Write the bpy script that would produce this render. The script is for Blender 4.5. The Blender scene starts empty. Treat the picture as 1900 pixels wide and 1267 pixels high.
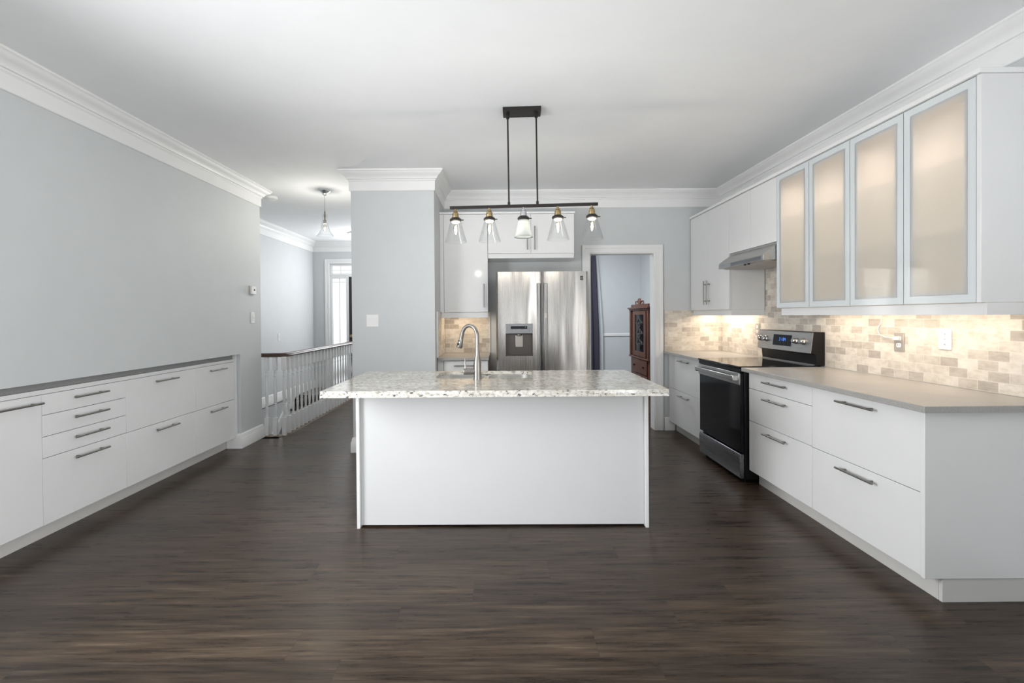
import bpy, bmesh, math, random
from mathutils import Vector, Matrix
random.seed(7)
S = bpy.context.scene
C = S.collection
PI = math.pi

# ------------------------------------------------------------------ camera
W, HP = 1900, 1267
FPX, PX, PY, ROLL, PITCH, CAMZ = 860.0, 926.7, 593.56, -0.0078905, 0.0086, 1.324
cam = bpy.data.cameras.new('camera')
cam.sensor_width = 36; cam.sensor_fit = 'HORIZONTAL'
cam.lens = FPX / W * 36
cam.shift_x = (W / 2 - PX) / W
cam.shift_y = (PY - HP / 2) / W
cam.clip_start = 0.05
cam_ob = bpy.data.objects.new('camera', cam); C.objects.link(cam_ob)
cr, sr, cp, sp = math.cos(ROLL), math.sin(ROLL), math.cos(PITCH), math.sin(PITCH)
RM = Matrix(((cr, -sr, 0), (sr, cr, 0), (0, 0, 1))) @ Matrix(((1, 0, 0), (0, cp, -sp), (0, sp, cp)))
def cw(r): return Vector((r[0], r[2], -r[1]))
right, down, fwd = cw(RM[0]), cw(RM[1]), cw(RM[2])
m = Matrix((right, -down, -fwd)).transposed().to_4x4()
m.translation = (0, 0, CAMZ)
cam_ob.matrix_world = m
S.camera = cam_ob

# ------------------------------------------------------------------ world, big lights, exposure
w = bpy.data.worlds.new('daylight'); S.world = w; w.use_nodes = True
bg = w.node_tree.nodes['Background']
bg.inputs[0].default_value = (0.96, 0.98, 1.0, 1); bg.inputs[1].default_value = 1.0

def area(name, loc, direction, sx, sy, power, color=(1, 1, 1), spread=PI):
    l = bpy.data.lights.new(name, 'AREA'); l.shape = 'RECTANGLE'; l.size = sx; l.size_y = sy
    l.energy = power; l.color = color; l.spread = spread
    o = bpy.data.objects.new(name, l); C.objects.link(o); o.location = loc
    o.rotation_euler = Vector(direction).to_track_quat('-Z', 'Y').to_euler()
    return o
def point(name, loc, power, color=(1, 1, 1), r=0.03):
    l = bpy.data.lights.new(name, 'POINT'); l.energy = power; l.color = color; l.shadow_soft_size = r
    o = bpy.data.objects.new(name, l); C.objects.link(o); o.location = loc
    return o
DAY = (0.97, 0.985, 1.0)
area('patio_daylight', (-0.1, -3.05, 1.25), (0, 1, 0.05), 2.4, 2.2, 2, DAY)
area('ceiling_fill', (0.0, -1.8, 0.6), (0.05, 0.90, 0.46), 4.6, 1.2, 6.3, DAY, 0.9)  # added fill behind the camera, aimed up at ceiling and upper walls
area('ceiling_fill', (0.3, -2.4, 0.5), (0.05, 0.90, 0.31), 4.2, 0.8, 3, DAY, 0.5)  # added narrow fill aimed at the far ceiling
area('ceiling_fill', (0.1, -1.3, 0.35), (0.05, 0.22, 1), 4.6, 2.6, 11, DAY, 2.2)  # added broad upward fill behind the camera, no deck outside
area('left_fill', (-2.58, 1.55, 1.45), (1, 0.40, -0.10), 1.6, 1.5, 60, DAY, 2.0)  # added out-of-view fill for the right cabinets, no window in this wall
area('right_fill', (2.49, 1.10, 0.95), (-1, 0.55, 0.0), 1.6, 1.75, 5, DAY)  # added low fill towards the left drawers, no opening behind it
area('side_fill', (-2.55, -1.4, 1.5), (1, 0.3, 0.1), 1.9, 1.5, 2, DAY)
area('side_fill', (2.46, -0.9, 1.2), (-1, 0.45, 0.0), 1.9, 2.1, 88, DAY, 1.9)  # added fill for the left wall and drawers, right wall is solid
area('entry_daylight', (-2.12, 8.68, 1.75), (-0.25, -1, -0.1), 1.0, 1.3, 33, DAY)
area('dining_fill', (1.1, 7.3, 2.70), (0.05, 0.15, -1), 1.2, 1.2, 92, (0.9, 0.95, 1.0))  # added unseen fill under the dining ceiling, no fixture there
S.view_settings.view_transform = 'Standard'; S.view_settings.look = 'None'
S.view_settings.gamma = 1; S.view_settings.use_curve_mapping = False
S.view_settings.exposure = 0.27

# ------------------------------------------------------------------ materials
MATS = {}
class NT:
    def __init__(s, name):
        s.m = bpy.data.materials.new(name); s.m.use_nodes = True; s.t = s.m.node_tree
        s.b = s.t.nodes['Principled BSDF']; s.out = s.t.nodes['Material Output']
        MATS[name] = s.m
    def n(s, typ, **kw):
        nd = s.t.nodes.new(typ)
        for k, v in kw.items():
            if k.startswith('i_'):
                nd.inputs[int(k[2:])].default_value = v
            else: setattr(nd, k, v)
        return nd
    def l(s, a, b): s.t.links.new(a, b)
    def math(s, op, a, b=None):
        nd = s.n('ShaderNodeMath', operation=op)
        for i, x in enumerate((a, b)):
            if x is None: continue
            if isinstance(x, (int, float)): nd.inputs[i].default_value = x
            else: s.l(x, nd.inputs[i])
        return nd.outputs[0]
    def ramp(s, fac, stops, interp='LINEAR'):
        r = s.n('ShaderNodeValToRGB'); r.color_ramp.interpolation = interp
        e = r.color_ramp.elements
        while len(e) < len(stops): e.new(0.5)
        for i, (p, c) in enumerate(stops):
            e[i].position = p; e[i].color = (*c, 1) if len(c) == 3 else c
        s.l(fac, r.inputs[0]); return r.outputs[0]
    def mix(s, fac, a, b, mode='MIX'):
        nd = s.n('ShaderNodeMixRGB', blend_type=mode)
        for i, x in enumerate((fac, a, b)):
            if isinstance(x, (int, float)): nd.inputs[i].default_value = x
            elif isinstance(x, tuple): nd.inputs[i].default_value = (*x, 1)
            else: s.l(x, nd.inputs[i])
        return nd.outputs[0]
    def coords(s, scale=(1, 1, 1)):
        tc = s.n('ShaderNodeTexCoord'); mp = s.n('ShaderNodeMapping'); mp.inputs['Scale'].default_value = scale
        s.l(tc.outputs['Object'], mp.inputs[0]); return mp.outputs[0]
    def noise(s, vec, scale, detail=3, rough=0.5):
        nd = s.n('ShaderNodeTexNoise'); nd.inputs['Scale'].default_value = scale
        nd.inputs['Detail'].default_value = detail; nd.inputs['Roughness'].default_value = rough
        s.l(vec, nd.inputs['Vector']); return nd.outputs['Fac']
    def bump(s, h, strength, dist=0.01):
        b = s.n('ShaderNodeBump'); b.inputs['Strength'].default_value = strength; b.inputs['Distance'].default_value = dist
        s.l(h, b.inputs['Height']); s.l(b.outputs[0], s.b.inputs['Normal'])
    def set(s, color=None, rough=None, metal=None, spec=None, coat=None):
        if color is not None: s.b.inputs['Base Color'].default_value = (*color, 1)
        if rough is not None: s.b.inputs['Roughness'].default_value = rough
        if metal is not None: s.b.inputs['Metallic'].default_value = metal
        if spec is not None: s.b.inputs['Specular IOR Level'].default_value = spec
        if coat is not None: s.b.inputs['Coat Weight'].default_value = coat
        return s

def plain(name, color, rough=0.5, metal=0.0, vary=0.03, scale=6, spec=0.5, bump=0.0):
    t = NT(name).set(color, rough, metal, spec)
    v = t.noise(t.coords(), scale)
    lo = tuple(max(0, c * (1 - vary)) for c in color); hi = tuple(min(1, c * (1 + vary)) for c in color)
    t.l(t.ramp(v, [(0.3, lo), (0.7, hi)]), t.b.inputs['Base Color'])
    if bump: t.bump(t.noise(t.coords(), 140, 2), bump, 0.002)
    return t.m

M = {}
M['wall'] = plain('wall_paint_blue_grey', (0.602, 0.620, 0.628), 0.55, vary=0.012, bump=0.06)
M['ceiling'] = plain('ceiling_paint', (0.875, 0.885, 0.895), 0.8, vary=0.01, bump=0.05)
M['trim'] = plain('trim_white_paint', (0.84, 0.84, 0.835), 0.35, vary=0.01)
M['gloss'] = plain('gloss_white_lacquer', (0.79, 0.792, 0.79), 0.09, vary=0.008)
M['satin'] = plain('satin_white_panel', (0.68, 0.685, 0.69), 0.3, vary=0.008)
M['carcass'] = plain('white_melamine', (0.74, 0.74, 0.73), 0.4, vary=0.01)
M['cream'] = plain('cream_interior', (0.74, 0.66, 0.55), 0.5, vary=0.01)
M['plinth'] = plain('plinth_white', (0.66, 0.65, 0.63), 0.3, vary=0.02)
M['black'] = plain('black_plastic', (0.010, 0.010, 0.011), 0.4, spec=0.25)
M['bronze'] = plain('dark_bronze', (0.030, 0.026, 0.024), 0.42, 0.6)
M['brass'] = plain('antique_brass', (0.42, 0.32, 0.17), 0.34, 1.0, vary=0.08)
M['chrome'] = plain('chrome', (0.75, 0.76, 0.78), 0.12, 1.0)
M['nickel'] = plain('brushed_nickel', (0.28, 0.267, 0.25), 0.40, 1.0, vary=0.05, scale=30)
M['alu'] = plain('aluminium_frame', (0.78, 0.81, 0.82), 0.4, 0.0)
M['fascia'] = plain('grey_gloss_strip', (0.27, 0.275, 0.27), 0.18, 0.0)
M['plastic'] = plain('white_plastic', (0.82, 0.82, 0.81), 0.35)
M['plate_grey'] = plain('nickel_plate', (0.48, 0.45, 0.41), 0.4, 0.5)
M['drape'] = plain('purple_drape_fabric', (0.046, 0.042, 0.064), 0.85, vary=0.12, scale=40)
M['sheer'] = plain('sheer_fabric', (0.62, 0.65, 0.68), 0.8)
M['door_dark'] = plain('dark_door_paint', (0.022, 0.022, 0.026), 0.35)
M['display'] = plain('dark_display_glass', (0.006, 0.007, 0.010), 0.08, spec=0.28)

def steel(name, axis, color=(0.60, 0.59, 0.575), rough=0.24, streak=0.12, wob=0.0):
    t = NT(name).set(color, rough, 1.0)
    sc = {'z': (260, 260, 2.0), 'y': (200, 1.5, 200), 'x': (1.5, 200, 200)}[axis]
    v = t.noise(t.coords(sc), 1.0, 2)
    t.l(t.ramp(v, [(0.3, tuple(c * (1 - streak) for c in color)), (0.7, tuple(min(1, c * (1 + streak * .6)) for c in color))]), t.b.inputs['Base Color'])
    t.l(t.ramp(v, [(0.3, (rough * .8,) * 3), (0.7, (rough * 1.25,) * 3)]), t.b.inputs['Roughness'])
    if wob:
        h = t.noise(t.coords((5.5, 1.0, 0.9)), 1.0, 1)
        t.bump(h, wob, 0.03)
    return t.m
M['steel_z'] = steel('brushed_steel_vertical', 'z', (0.47, 0.45, 0.43), 0.25, 0.03, 0.5)
M['steel_y'] = steel('brushed_steel_horizontal', 'y', (0.54, 0.535, 0.525), 0.33, 0.05)
M['steel_handle'] = steel('handle_steel', 'z', (0.33, 0.325, 0.32), 0.30, 0.05)
M['steel_sink'] = steel('satin_steel', 'x', (0.78, 0.77, 0.75), 0.35)
M['steel_dark'] = steel('dark_steel', 'y', (0.30, 0.30, 0.31), 0.30, 0.05)
M['recess'] = plain('dispenser_recess_grey', (0.12, 0.11, 0.10), 0.35, 0.6)

def floor_mat():
    t = NT('dark_oak_planks')
    tc = t.n('ShaderNodeTexCoord'); sx = t.n('ShaderNodeSeparateXYZ'); t.l(tc.outputs['Object'], sx.inputs[0])
    X, Y = sx.outputs[0], sx.outputs[1]
    row = t.math('FLOOR', t.math('DIVIDE', Y, 0.178))
    wn = t.n('ShaderNodeTexWhiteNoise', noise_dimensions='1D'); t.l(row, wn.inputs['W'])
    xs = t.math('DIVIDE', t.math('ADD', X, t.math('MULTIPLY', wn.outputs[0], 1.22)), 1.22)
    col = t.math('FLOOR', xs)
    cb = t.n('ShaderNodeCombineXYZ'); t.l(col, cb.inputs[0]); t.l(row, cb.inputs[1])
    w2 = t.n('ShaderNodeTexWhiteNoise', noise_dimensions='2D'); t.l(cb.outputs[0], w2.inputs['Vector'])
    tone = w2.outputs[0]
    # grain, shifted per plank
    off = t.n('ShaderNodeVectorMath', operation='ADD'); t.l(tc.outputs['Object'], off.inputs[0])
    sc = t.n('ShaderNodeVectorMath', operation='SCALE'); t.l(w2.outputs['Color'], sc.inputs[0]); sc.inputs['Scale'].default_value = 7.0
    t.l(sc.outputs[0], off.inputs[1])
    mp = t.n('ShaderNodeMapping'); mp.inputs['Scale'].default_value = (1.6, 26, 1); t.l(off.outputs[0], mp.inputs[0])
    g = t.noise(mp.outputs[0], 1.6, 6, 0.62)
    mp2 = t.n('ShaderNodeMapping'); mp2.inputs['Scale'].default_value = (5, 150, 1); t.l(off.outputs[0], mp2.inputs[0])
    g2 = t.noise(mp2.outputs[0], 1.5, 4, 0.6)
    base = t.ramp(g, [(0.30, (0.018, 0.0115, 0.0072)), (0.46, (0.044, 0.0295, 0.0192)), (0.62, (0.075, 0.0535, 0.0365)), (0.78, (0.130, 0.100, 0.072))])
    tint = t.ramp(tone, [(0.0, (0.72, 0.70, 0.70)), (0.5, (0.98, 0.95, 0.94)), (1.0, (1.22, 1.18, 1.14))])
    c1 = t.mix(1.0, base, tint, 'MULTIPLY')
    fine = t.ramp(g2, [(0.36, (0.62, 0.60, 0.59)), (0.5, (0.95, 0.94, 0.93)), (0.66, (1.35, 1.32, 1.29))])
    c2 = t.mix(0.8, c1, fine, 'MULTIPLY')
    # seams
    fy = t.math('FRACT', t.math('DIVIDE', Y, 0.178)); fx = t.math('FRACT', xs)
    sy = t.math('LESS_THAN', fy, 0.012); sxm = t.math('LESS_THAN', fx, 0.0022)
    seam = t.math('MAXIMUM', sy, sxm)
    c3 = t.mix(t.math('MULTIPLY', seam, 0.35), c2, (0.012, 0.009, 0.008))
    t.l(c3, t.b.inputs['Base Color'])
    t.l(t.ramp(g, [(0.3, (0.25,) * 3), (0.75, (0.36,) * 3)]), t.b.inputs['Roughness'])
    t.b.inputs['Specular IOR Level'].default_value = 0.38
    h = t.math('SUBTRACT', g2, t.math('MULTIPLY', seam, 1.5))
    t.bump(h, 0.06, 0.003)
    return t.m
M['floor'] = floor_mat()

def tile_mat():
    t = NT('tumbled_travertine_tile')
    tc = t.n('ShaderNodeTexCoord'); sx = t.n('ShaderNodeSeparateXYZ'); t.l(tc.outputs['Object'], sx.inputs[0])
    U = t.math('ADD', sx.outputs[0], sx.outputs[1]); Z = t.math('SUBTRACT', sx.outputs[2], 0.911)
    TH, TL = 0.0535, 0.104
    v = t.math('DIVIDE', Z, TH); row = t.math('FLOOR', v)
    u = t.math('ADD', t.math('DIVIDE', U, TL), t.math('MULTIPLY', t.math('MODULO', t.math('ADD', row, 40.0), 2.0), 0.5)); col = t.math('FLOOR', u)
    cb = t.n('ShaderNodeCombineXYZ'); t.l(col, cb.inputs[0]); t.l(row, cb.inputs[1])
    wn = t.n('ShaderNodeTexWhiteNoise', noise_dimensions='2D'); t.l(cb.outputs[0], wn.inputs['Vector'])
    basec = t.ramp(wn.outputs[0], [(0.0, (0.45, 0.41, 0.365)), (0.12, (0.52, 0.475, 0.42)), (0.34, (0.61, 0.56, 0.495)), (0.7, (0.68, 0.63, 0.56)), (0.95, (0.73, 0.685, 0.615))])
    n1 = t.noise(t.coords((18, 18, 34)), 1.0, 5, 0.65)
    mott = t.ramp(n1, [(0.33, (0.80, 0.78, 0.75)), (0.55, (1.0, 1.0, 1.0)), (0.75, (1.10, 1.10, 1.10))])
    c1 = t.mix(0.85, basec, mott, 'MULTIPLY')
    fv = t.math('FRACT', v); fu = t.math('FRACT', u)
    jit = t.math('MULTIPLY', t.math('SUBTRACT', t.noise(t.coords(), 60, 2), 0.5), 0.05)
    gv = t.math('MAXIMUM', t.math('LESS_THAN', t.math('ADD', fv, jit), 0.045), t.math('GREATER_THAN', t.math('ADD', fv, jit), 0.972))
    gu = t.math('MAXIMUM', t.math('LESS_THAN', t.math('ADD', fu, t.math('MULTIPLY', jit, .5)), 0.022), t.math('GREATER_THAN', fu, 0.988))
    gr = t.math('MAXIMUM', gv, gu)
    c2 = t.mix(t.math('MULTIPLY', gr, 0.85), c1, (0.70, 0.66, 0.59))
    t.l(c2, t.b.inputs['Base Color'])
    t.set(rough=0.42)
    t.bump(t.math('SUBTRACT', t.math('MULTIPLY', n1, 0.4), gr), 0.25, 0.004)
    return t.m
M['tile'] = tile_mat()

def granite_mat():
    t = NT('speckled_granite')
    co = t.coords((0.75, 1.3, 1.3))
    big = t.noise(co, 9, 4, 0.6)
    base = t.ramp(big, [(0.3, (0.54, 0.515, 0.455)), (0.5, (0.65, 0.63, 0.575)), (0.7, (0.76, 0.745, 0.705))])
    n2 = t.noise(co, 48, 4, 0.65)
    g = t.ramp(n2, [(0.36, (0.40, 0.385, 0.375)), (0.46, (0.88, 0.87, 0.85)), (0.60, (1.05, 1.04, 1.02))])
    c1 = t.mix(0.9, base, g, 'MULTIPLY')
    n3 = t.noise(t.coords((0.7, 1.2, 1.2)), 58, 3, 0.6)
    dark = t.ramp(n3, [(0.605, (0, 0, 0)), (0.645, (0.92, 0.92, 0.92))])
    c2 = t.mix(dark, c1, (0.045, 0.040, 0.045))
    n4 = t.noise(t.coords(), 33, 2, 0.5)
    tan = t.ramp(n4, [(0.66, (0, 0, 0)), (0.72, (0.55, 0.55, 0.55))])
    c3 = t.mix(tan, c2, (0.36, 0.29, 0.21))
    t.l(c3, t.b.inputs['Base Color']); t.set(rough=0.10)
    return t.m
M['granite'] = granite_mat()

def quartz_mat():
    t = NT('grey_beige_quartz')
    n = t.noise(t.coords(), 180, 3, 0.6); n2 = t.noise(t.coords(), 7, 2)
    a = t.ramp(n, [(0.35, (0.33, 0.322, 0.31)), (0.65, (0.41, 0.40, 0.385))])
    b = t.ramp(n2, [(0.3, (0.95, 0.95, 0.95)), (0.7, (1.04, 1.04, 1.04))])
    t.l(t.mix(1.0, a, b, 'MULTIPLY'), t.b.inputs['Base Color']); t.set(rough=0.30)
    return t.m
M['quartz'] = quartz_mat()

def wood_mat(name, lo, hi, scale=(30, 30, 2), rough=0.3):
    t = NT(name).set(rough=rough)
    g = t.noise(t.coords(scale), 1.0, 5, 0.6)
    t.l(t.ramp(g, [(0.3, lo), (0.7, hi)]), t.b.inputs['Base Color']); return t.m
M['rail_wood'] = wood_mat('walnut_handrail', (0.030, 0.014, 0.010), (0.085, 0.043, 0.030), (40, 2, 40), 0.28)
M['mahogany'] = wood_mat('mahogany', (0.060, 0.022, 0.013), (0.150, 0.066, 0.043), (26, 26, 2.5), 0.28)
M['tread'] = wood_mat('dark_tread', (0.03, 0.022, 0.018), (0.07, 0.055, 0.045), (4, 40, 4), 0.35)
M['nosing'] = wood_mat('nosing_wood', (0.11, 0.075, 0.05), (0.20, 0.145, 0.10), (30, 3, 30), 0.4)

def glass_mat(name, tint=(0.97, 0.98, 0.98), glossf=1.0):
    t = NT(name); t.t.nodes.remove(t.b)
    tr = t.n('ShaderNodeBsdfTransparent'); tr.inputs[0].default_value = (*tint, 1)
    gl = t.n('ShaderNodeBsdfGlossy'); gl.inputs['Roughness'].default_value = 0.02
    lw = t.n('ShaderNodeLayerWeight'); lw.inputs[0].default_value = 0.18
    mx = t.n('ShaderNodeMixShader'); t.l(t.math('MULTIPLY', lw.outputs['Facing'], glossf), mx.inputs[0])
    t.l(tr.outputs[0], mx.inputs[1]); t.l(gl.outputs[0], mx.inputs[2]); t.l(mx.outputs[0], t.out.inputs[0])
    return t.m
M['clear'] = glass_mat('clear_glass')
M['shade_clear'] = glass_mat('clear_shade_glass', (0.985, 0.99, 0.99), 0.55)
M['shelf_glass'] = glass_mat('shelf_glass', (0.90, 0.92, 0.90), 0.6)
M['pane_back'] = glass_mat('pane_inner_face', (1, 1, 1), 0.0)

def frosted(name, color=(0.93, 0.935, 0.935), trans=0.62):
    t = NT(name); t.t.nodes.remove(t.b)
    tl = t.n('ShaderNodeBsdfTranslucent'); tl.inputs[0].default_value = (*color, 1)
    rf = t.n('ShaderNodeBsdfRefraction'); rf.inputs['Roughness'].default_value = 0.13; rf.inputs['IOR'].default_value = 1.0001 + .03
    rf.inputs[0].default_value = (*color, 1)
    m1 = t.n('ShaderNodeMixShader'); m1.inputs[0].default_value = 1 - trans
    t.l(tl.outputs[0], m1.inputs[1]); t.l(rf.outputs[0], m1.inputs[2])
    df = t.n('ShaderNodeBsdfDiffuse'); df.inputs[0].default_value = (*color, 1)
    m2 = t.n('ShaderNodeMixShader'); m2.inputs[0].default_value = 0.32
    t.l(m1.outputs[0], m2.inputs[1]); t.l(df.outputs[0], m2.inputs[2])
    gl = t.n('ShaderNodeBsdfGlossy'); gl.inputs['Roughness'].default_value = 0.05
    fr = t.n('ShaderNodeFresnel'); fr.inputs[0].default_value = 1.5
    m3 = t.n('ShaderNodeMixShader'); t.l(fr.outputs[0], m3.inputs[0])
    t.l(m2.outputs[0], m3.inputs[1]); t.l(gl.outputs[0], m3.inputs[2]); t.l(m3.outputs[0], t.out.inputs[0])
    return t.m
M['frosted'] = frosted('frosted_glass')
M['band'] = plain('frosted_glass_border', (0.69, 0.725, 0.74), 0.10, vary=0.005)
M['shade_white'] = frosted('white_frosted_shade', (0.80, 0.83, 0.82), 0.85)

def emit(name, color, strength):
    t = NT(name).set(color, 0.5)
    t.b.inputs['Emission Color'].default_value = (*color, 1); t.b.inputs['Emission Strength'].default_value = strength
    return t.m
M['filament'] = emit('warm_filament', (1.0, 0.72, 0.40), 2.2)
M['bulb'] = glass_mat('bulb_glass', (0.97, 0.94, 0.86), 0.8)
M['dome_lit'] = emit('lit_dome_glass', (0.92, 0.95, 1.0), 0.55)
M['puck_lit'] = emit('lit_puck', (1.0, 0.82, 0.62), 6.0)
M['blue_led'] = emit('blue_led', (0.08, 0.25, 0.85), 0.9)
M['green_led'] = emit('green_led', (0.10, 0.45, 0.05), 0.35)

# ------------------------------------------------------------------ builders
ORG = {}
def org(p): return ORG.get(p.name, Vector((0, 0, 0))) if p else Vector((0, 0, 0))
def new(): return bmesh.new()
def box(bm, x0, x1, y0, y1, z0, z1):
    if x0 > x1: x0, x1 = x1, x0
    if y0 > y1: y0, y1 = y1, y0
    if z0 > z1: z0, z1 = z1, z0
    v = [bm.verts.new(p) for p in ((x0, y0, z0), (x1, y0, z0), (x1, y1, z0), (x0, y1, z0), (x0, y0, z1), (x1, y0, z1), (x1, y1, z1), (x0, y1, z1))]
    for f in ((3, 2, 1, 0), (4, 5, 6, 7), (0, 1, 5, 4), (1, 2, 6, 5), (2, 3, 7, 6), (3, 0, 4, 7)):
        bm.faces.new([v[i] for i in f])
    return bm
def B(*a): return box(new(), *a)
def rings(bm, rs, closed=False, cap=True):
    n = len(rs[0]); V = [[bm.verts.new(p) for p in r] for r in rs]
    m = len(V)
    for i in range(m if closed else m - 1):
        a, b = V[i], V[(i + 1) % m]
        for k in range(n):
            bm.faces.new((a[k], a[(k + 1) % n], b[(k + 1) % n], b[k]))
    if cap and not closed:
        bm.faces.new(list(reversed(V[0]))); bm.faces.new(V[-1])
    return bm
def tube(bm, pts, r, seg=12, closed=False):
    pts = [Vector(p) for p in pts]; n = len(pts)
    rr = r if isinstance(r, (list, tuple)) else [r] * n
    up = None; out = []
    for i, p in enumerate(pts):
        if closed: d = pts[(i + 1) % n] - pts[i - 1]
        else: d = pts[min(i + 1, n - 1)] - pts[max(i - 1, 0)]
        d.normalize()
        if up is None:
            up = Vector((0, 0, 1)) if abs(d.z) < 0.9 else Vector((1, 0, 0))
        a = d.cross(up); a.normalize(); b = a.cross(d); b.normalize(); up = b
        out.append([p + (a * math.cos(2 * PI * k / seg) + b * math.sin(2 * PI * k / seg)) * rr[i] for k in range(seg)])
    return rings(bm, out, closed)
def lathe(bm, prof, c, seg=24, cap=True):
    rs = [[Vector((c[0] + r * math.cos(2 * PI * k / seg), c[1] + r * math.sin(2 * PI * k / seg), c[2] + z)) for k in range(seg)] for r, z in prof]
    return rings(bm, rs, False, cap)
def prism(bm, poly, axis, a0, a1):
    """poly of 2-D points extruded along axis: x -> (y,z), y -> (x,z), z -> (x,y)"""
    def P(p, a):
        return {'x': (a, p[0], p[1]), 'y': (p[0], a, p[1]), 'z': (p[0], p[1], a)}[axis]
    return rings(bm, [[P(p, a0) for p in poly], [P(p, a1) for p in poly]])
def obj(name, bm, mat, parent=None, bevel=0.0, smooth=True, seg=2, normals=True):
    if normals: bmesh.ops.recalc_face_normals(bm, faces=bm.faces)
    o0 = org(parent)
    if parent and o0.length: bmesh.ops.translate(bm, verts=bm.verts, vec=-o0)
    me = bpy.data.meshes.new(name); bm.to_mesh(me); bm.free()
    for mm in (mat if isinstance(mat, (list, tuple)) else [mat]): me.materials.append(mm)
    o = bpy.data.objects.new(name, me); C.objects.link(o)
    if parent: o.parent = parent; ORG[o.name] = o0
    if bevel:
        b = o.modifiers.new('bevel', 'BEVEL'); b.width = bevel; b.segments = seg; b.limit_method = 'ANGLE'; b.angle_limit = math.radians(40)
        b.harden_normals = False
    if smooth:
        for p in me.polygons: p.use_smooth = True
        try: me.set_sharp_from_angle(angle=math.radians(35))
        except Exception: pass
    return o
def thing(name, label, cat, loc, group=None, rotz=0.0):
    o = bpy.data.objects.new(name, None); C.objects.link(o); o.location = loc; o.rotation_euler = (0, 0, rotz)
    o.empty_display_size = 0.1
    ORG[o.name] = Vector(loc)
    o['label'] = label; o['category'] = cat
    if group: o['group'] = group
    return o
def tag(o, label, cat, group=None):
    o['label'] = label; o['category'] = cat
    if group: o['group'] = group
    return o
def struct(name, bm, mat, bevel=0.0, smooth=False):
    o = obj(name, bm, mat, None, bevel, smooth); o['kind'] = 'structure'; return o

# frame: a = along, b = outward, c = up
class Fr:
    def __init__(s, kind, plane): s.k = kind; s.p = plane
    def pt(s, a, b, c):
        return {'R': (s.p - b, a, c), 'L': (s.p + b, a, c), 'B': (a, s.p - b, c)}[s.k]
    def box(s, bm, a0, a1, b0, b1, c0, c1):
        p, q = s.pt(a0, b0, c0), s.pt(a1, b1, c1)
        return box(bm, p[0], q[0], p[1], q[1], p[2], q[2])
def bar_handle(fr, parent, a0, a1, c, vertical=False, off=0.034, r=0.006, inset=0.038):
    """bar handle with two posts: along a at height c, or (vertical) a0..a1 are heights and c is the a position"""
    bm = new()
    P = (lambda t, b: fr.pt(c, b, t)) if vertical else (lambda t, b: fr.pt(t, b, c))
    tube(bm, [P(a0, off), P(a1, off)], r, 12)
    for t in (a0 + inset, a1 - inset):
        tube(bm, [P(t, 0.0), P(t, off - 0.002)], r * 0.85, 10)
    return obj('handle', bm, M['nickel'], parent)
def front(fr, parent, name, a0, a1, c0, c1, mat=None, th=0.019, g=0.0016):
    return obj(name, fr.box(new(), a0 + g, a1 - g, -th, 0, c0 + g, c1 - g), mat or M['gloss'], parent, 0.0015)

# ------------------------------------------------------------------ setting
ZC = 2.74
XL, XR, YB, YREAR = -2.64, 2.545, 5.31, -3.2
XHL, YHF = -3.5, 8.73          # hall left wall, entry wall
YD, XDR = 9.0, 2.74            # dining room far wall and right wall
bm = new()
T = 0.25
for (x0, x1, y0, y1) in ((XHL - .1, XDR + .2, YREAR - .2, 5.17), (-2.44, XDR + .2, 5.17, YD + .2), (XHL - .1, -2.44, 7.9, YD + .2)):
    box(bm, x0, x1, y0, y1, -T, 0)
struct('floor', bm, M['floor'])
struct('ceiling', B(XHL - .1, XDR + .2, YREAR - .2, YD + .2, ZC, ZC + .15), M['ceiling'])
# left wall with the cabinet niche
bm = new()
NZ = 0.957
box(bm, XHL, XL, YREAR, 5.13, NZ, ZC)
box(bm, XHL, XL, 4.713, 5.13, 0, NZ)
box(bm, XHL, XL, YREAR, 1.30, 0, NZ)
box(bm, XHL, -3.33, 1.30, 4.713, 0, NZ)
struct('wall_left', bm, M['wall'])
struct('wall_right', B(XR, XR + .12, YREAR, YB, 0, ZC), M['wall'])
# back wall with doorway
bm = new()
DX0, DX1, DZ = 1.03, 1.787, 2.043
box(bm, -0.63, DX0, YB, YB + .13, 0, ZC)
box(bm, DX1, XDR + .12, YB, YB + .13, 0, ZC)
box(bm, DX0, DX1, YB, YB + .13, DZ, ZC)
struct('wall_back', bm, M['wall'])
struct('wall_column', B(-1.44, -0.63, 4.53, YD, 0, ZC), M['wall'])
# rear wall behind the camera with a wide patio opening
bm = new()
box(bm, XL, -1.3, YREAR - .12, YREAR, 0, ZC); box(bm, 1.1, XR, YREAR - .12, YREAR, 0, ZC); box(bm, -1.3, 1.1, YREAR - .12, YREAR, 2.35, ZC)
struct('wall_rear', bm, M['wall'])
bm = new()
for x in (-1.27, -0.1, 1.07): box(bm, x - .03, x + .03, YREAR - .1, YREAR - .04, 0, 2.35)
box(bm, -1.3, 1.1, YREAR - .1, YREAR - .04, 2.29, 2.35); box(bm, -1.3, 1.1, YREAR - .1, YREAR - .04, 0, .08)
wn = struct('window_1', bm, M['trim'])
obj('pane', B(-1.27, 1.07, YREAR - .075, YREAR - .069, .08, 2.29), M['clear'], wn)
# hall and entry
struct('wall_hall', B(XHL - .1, XHL, 5.13, YHF + .1, -2.6, ZC), M['wall'])
EX0, EX1, EZ = -3.20, -1.62, 2.34
bm = new()
box(bm, XHL, EX0, YHF, YHF + .12, -2.6, ZC); box(bm, EX1, -1.44, YHF, YHF + .12, 0, ZC); box(bm, EX0, EX1, YHF, YHF + .12, EZ, ZC)
struct('wall_entry', bm, M['wall'])
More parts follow.
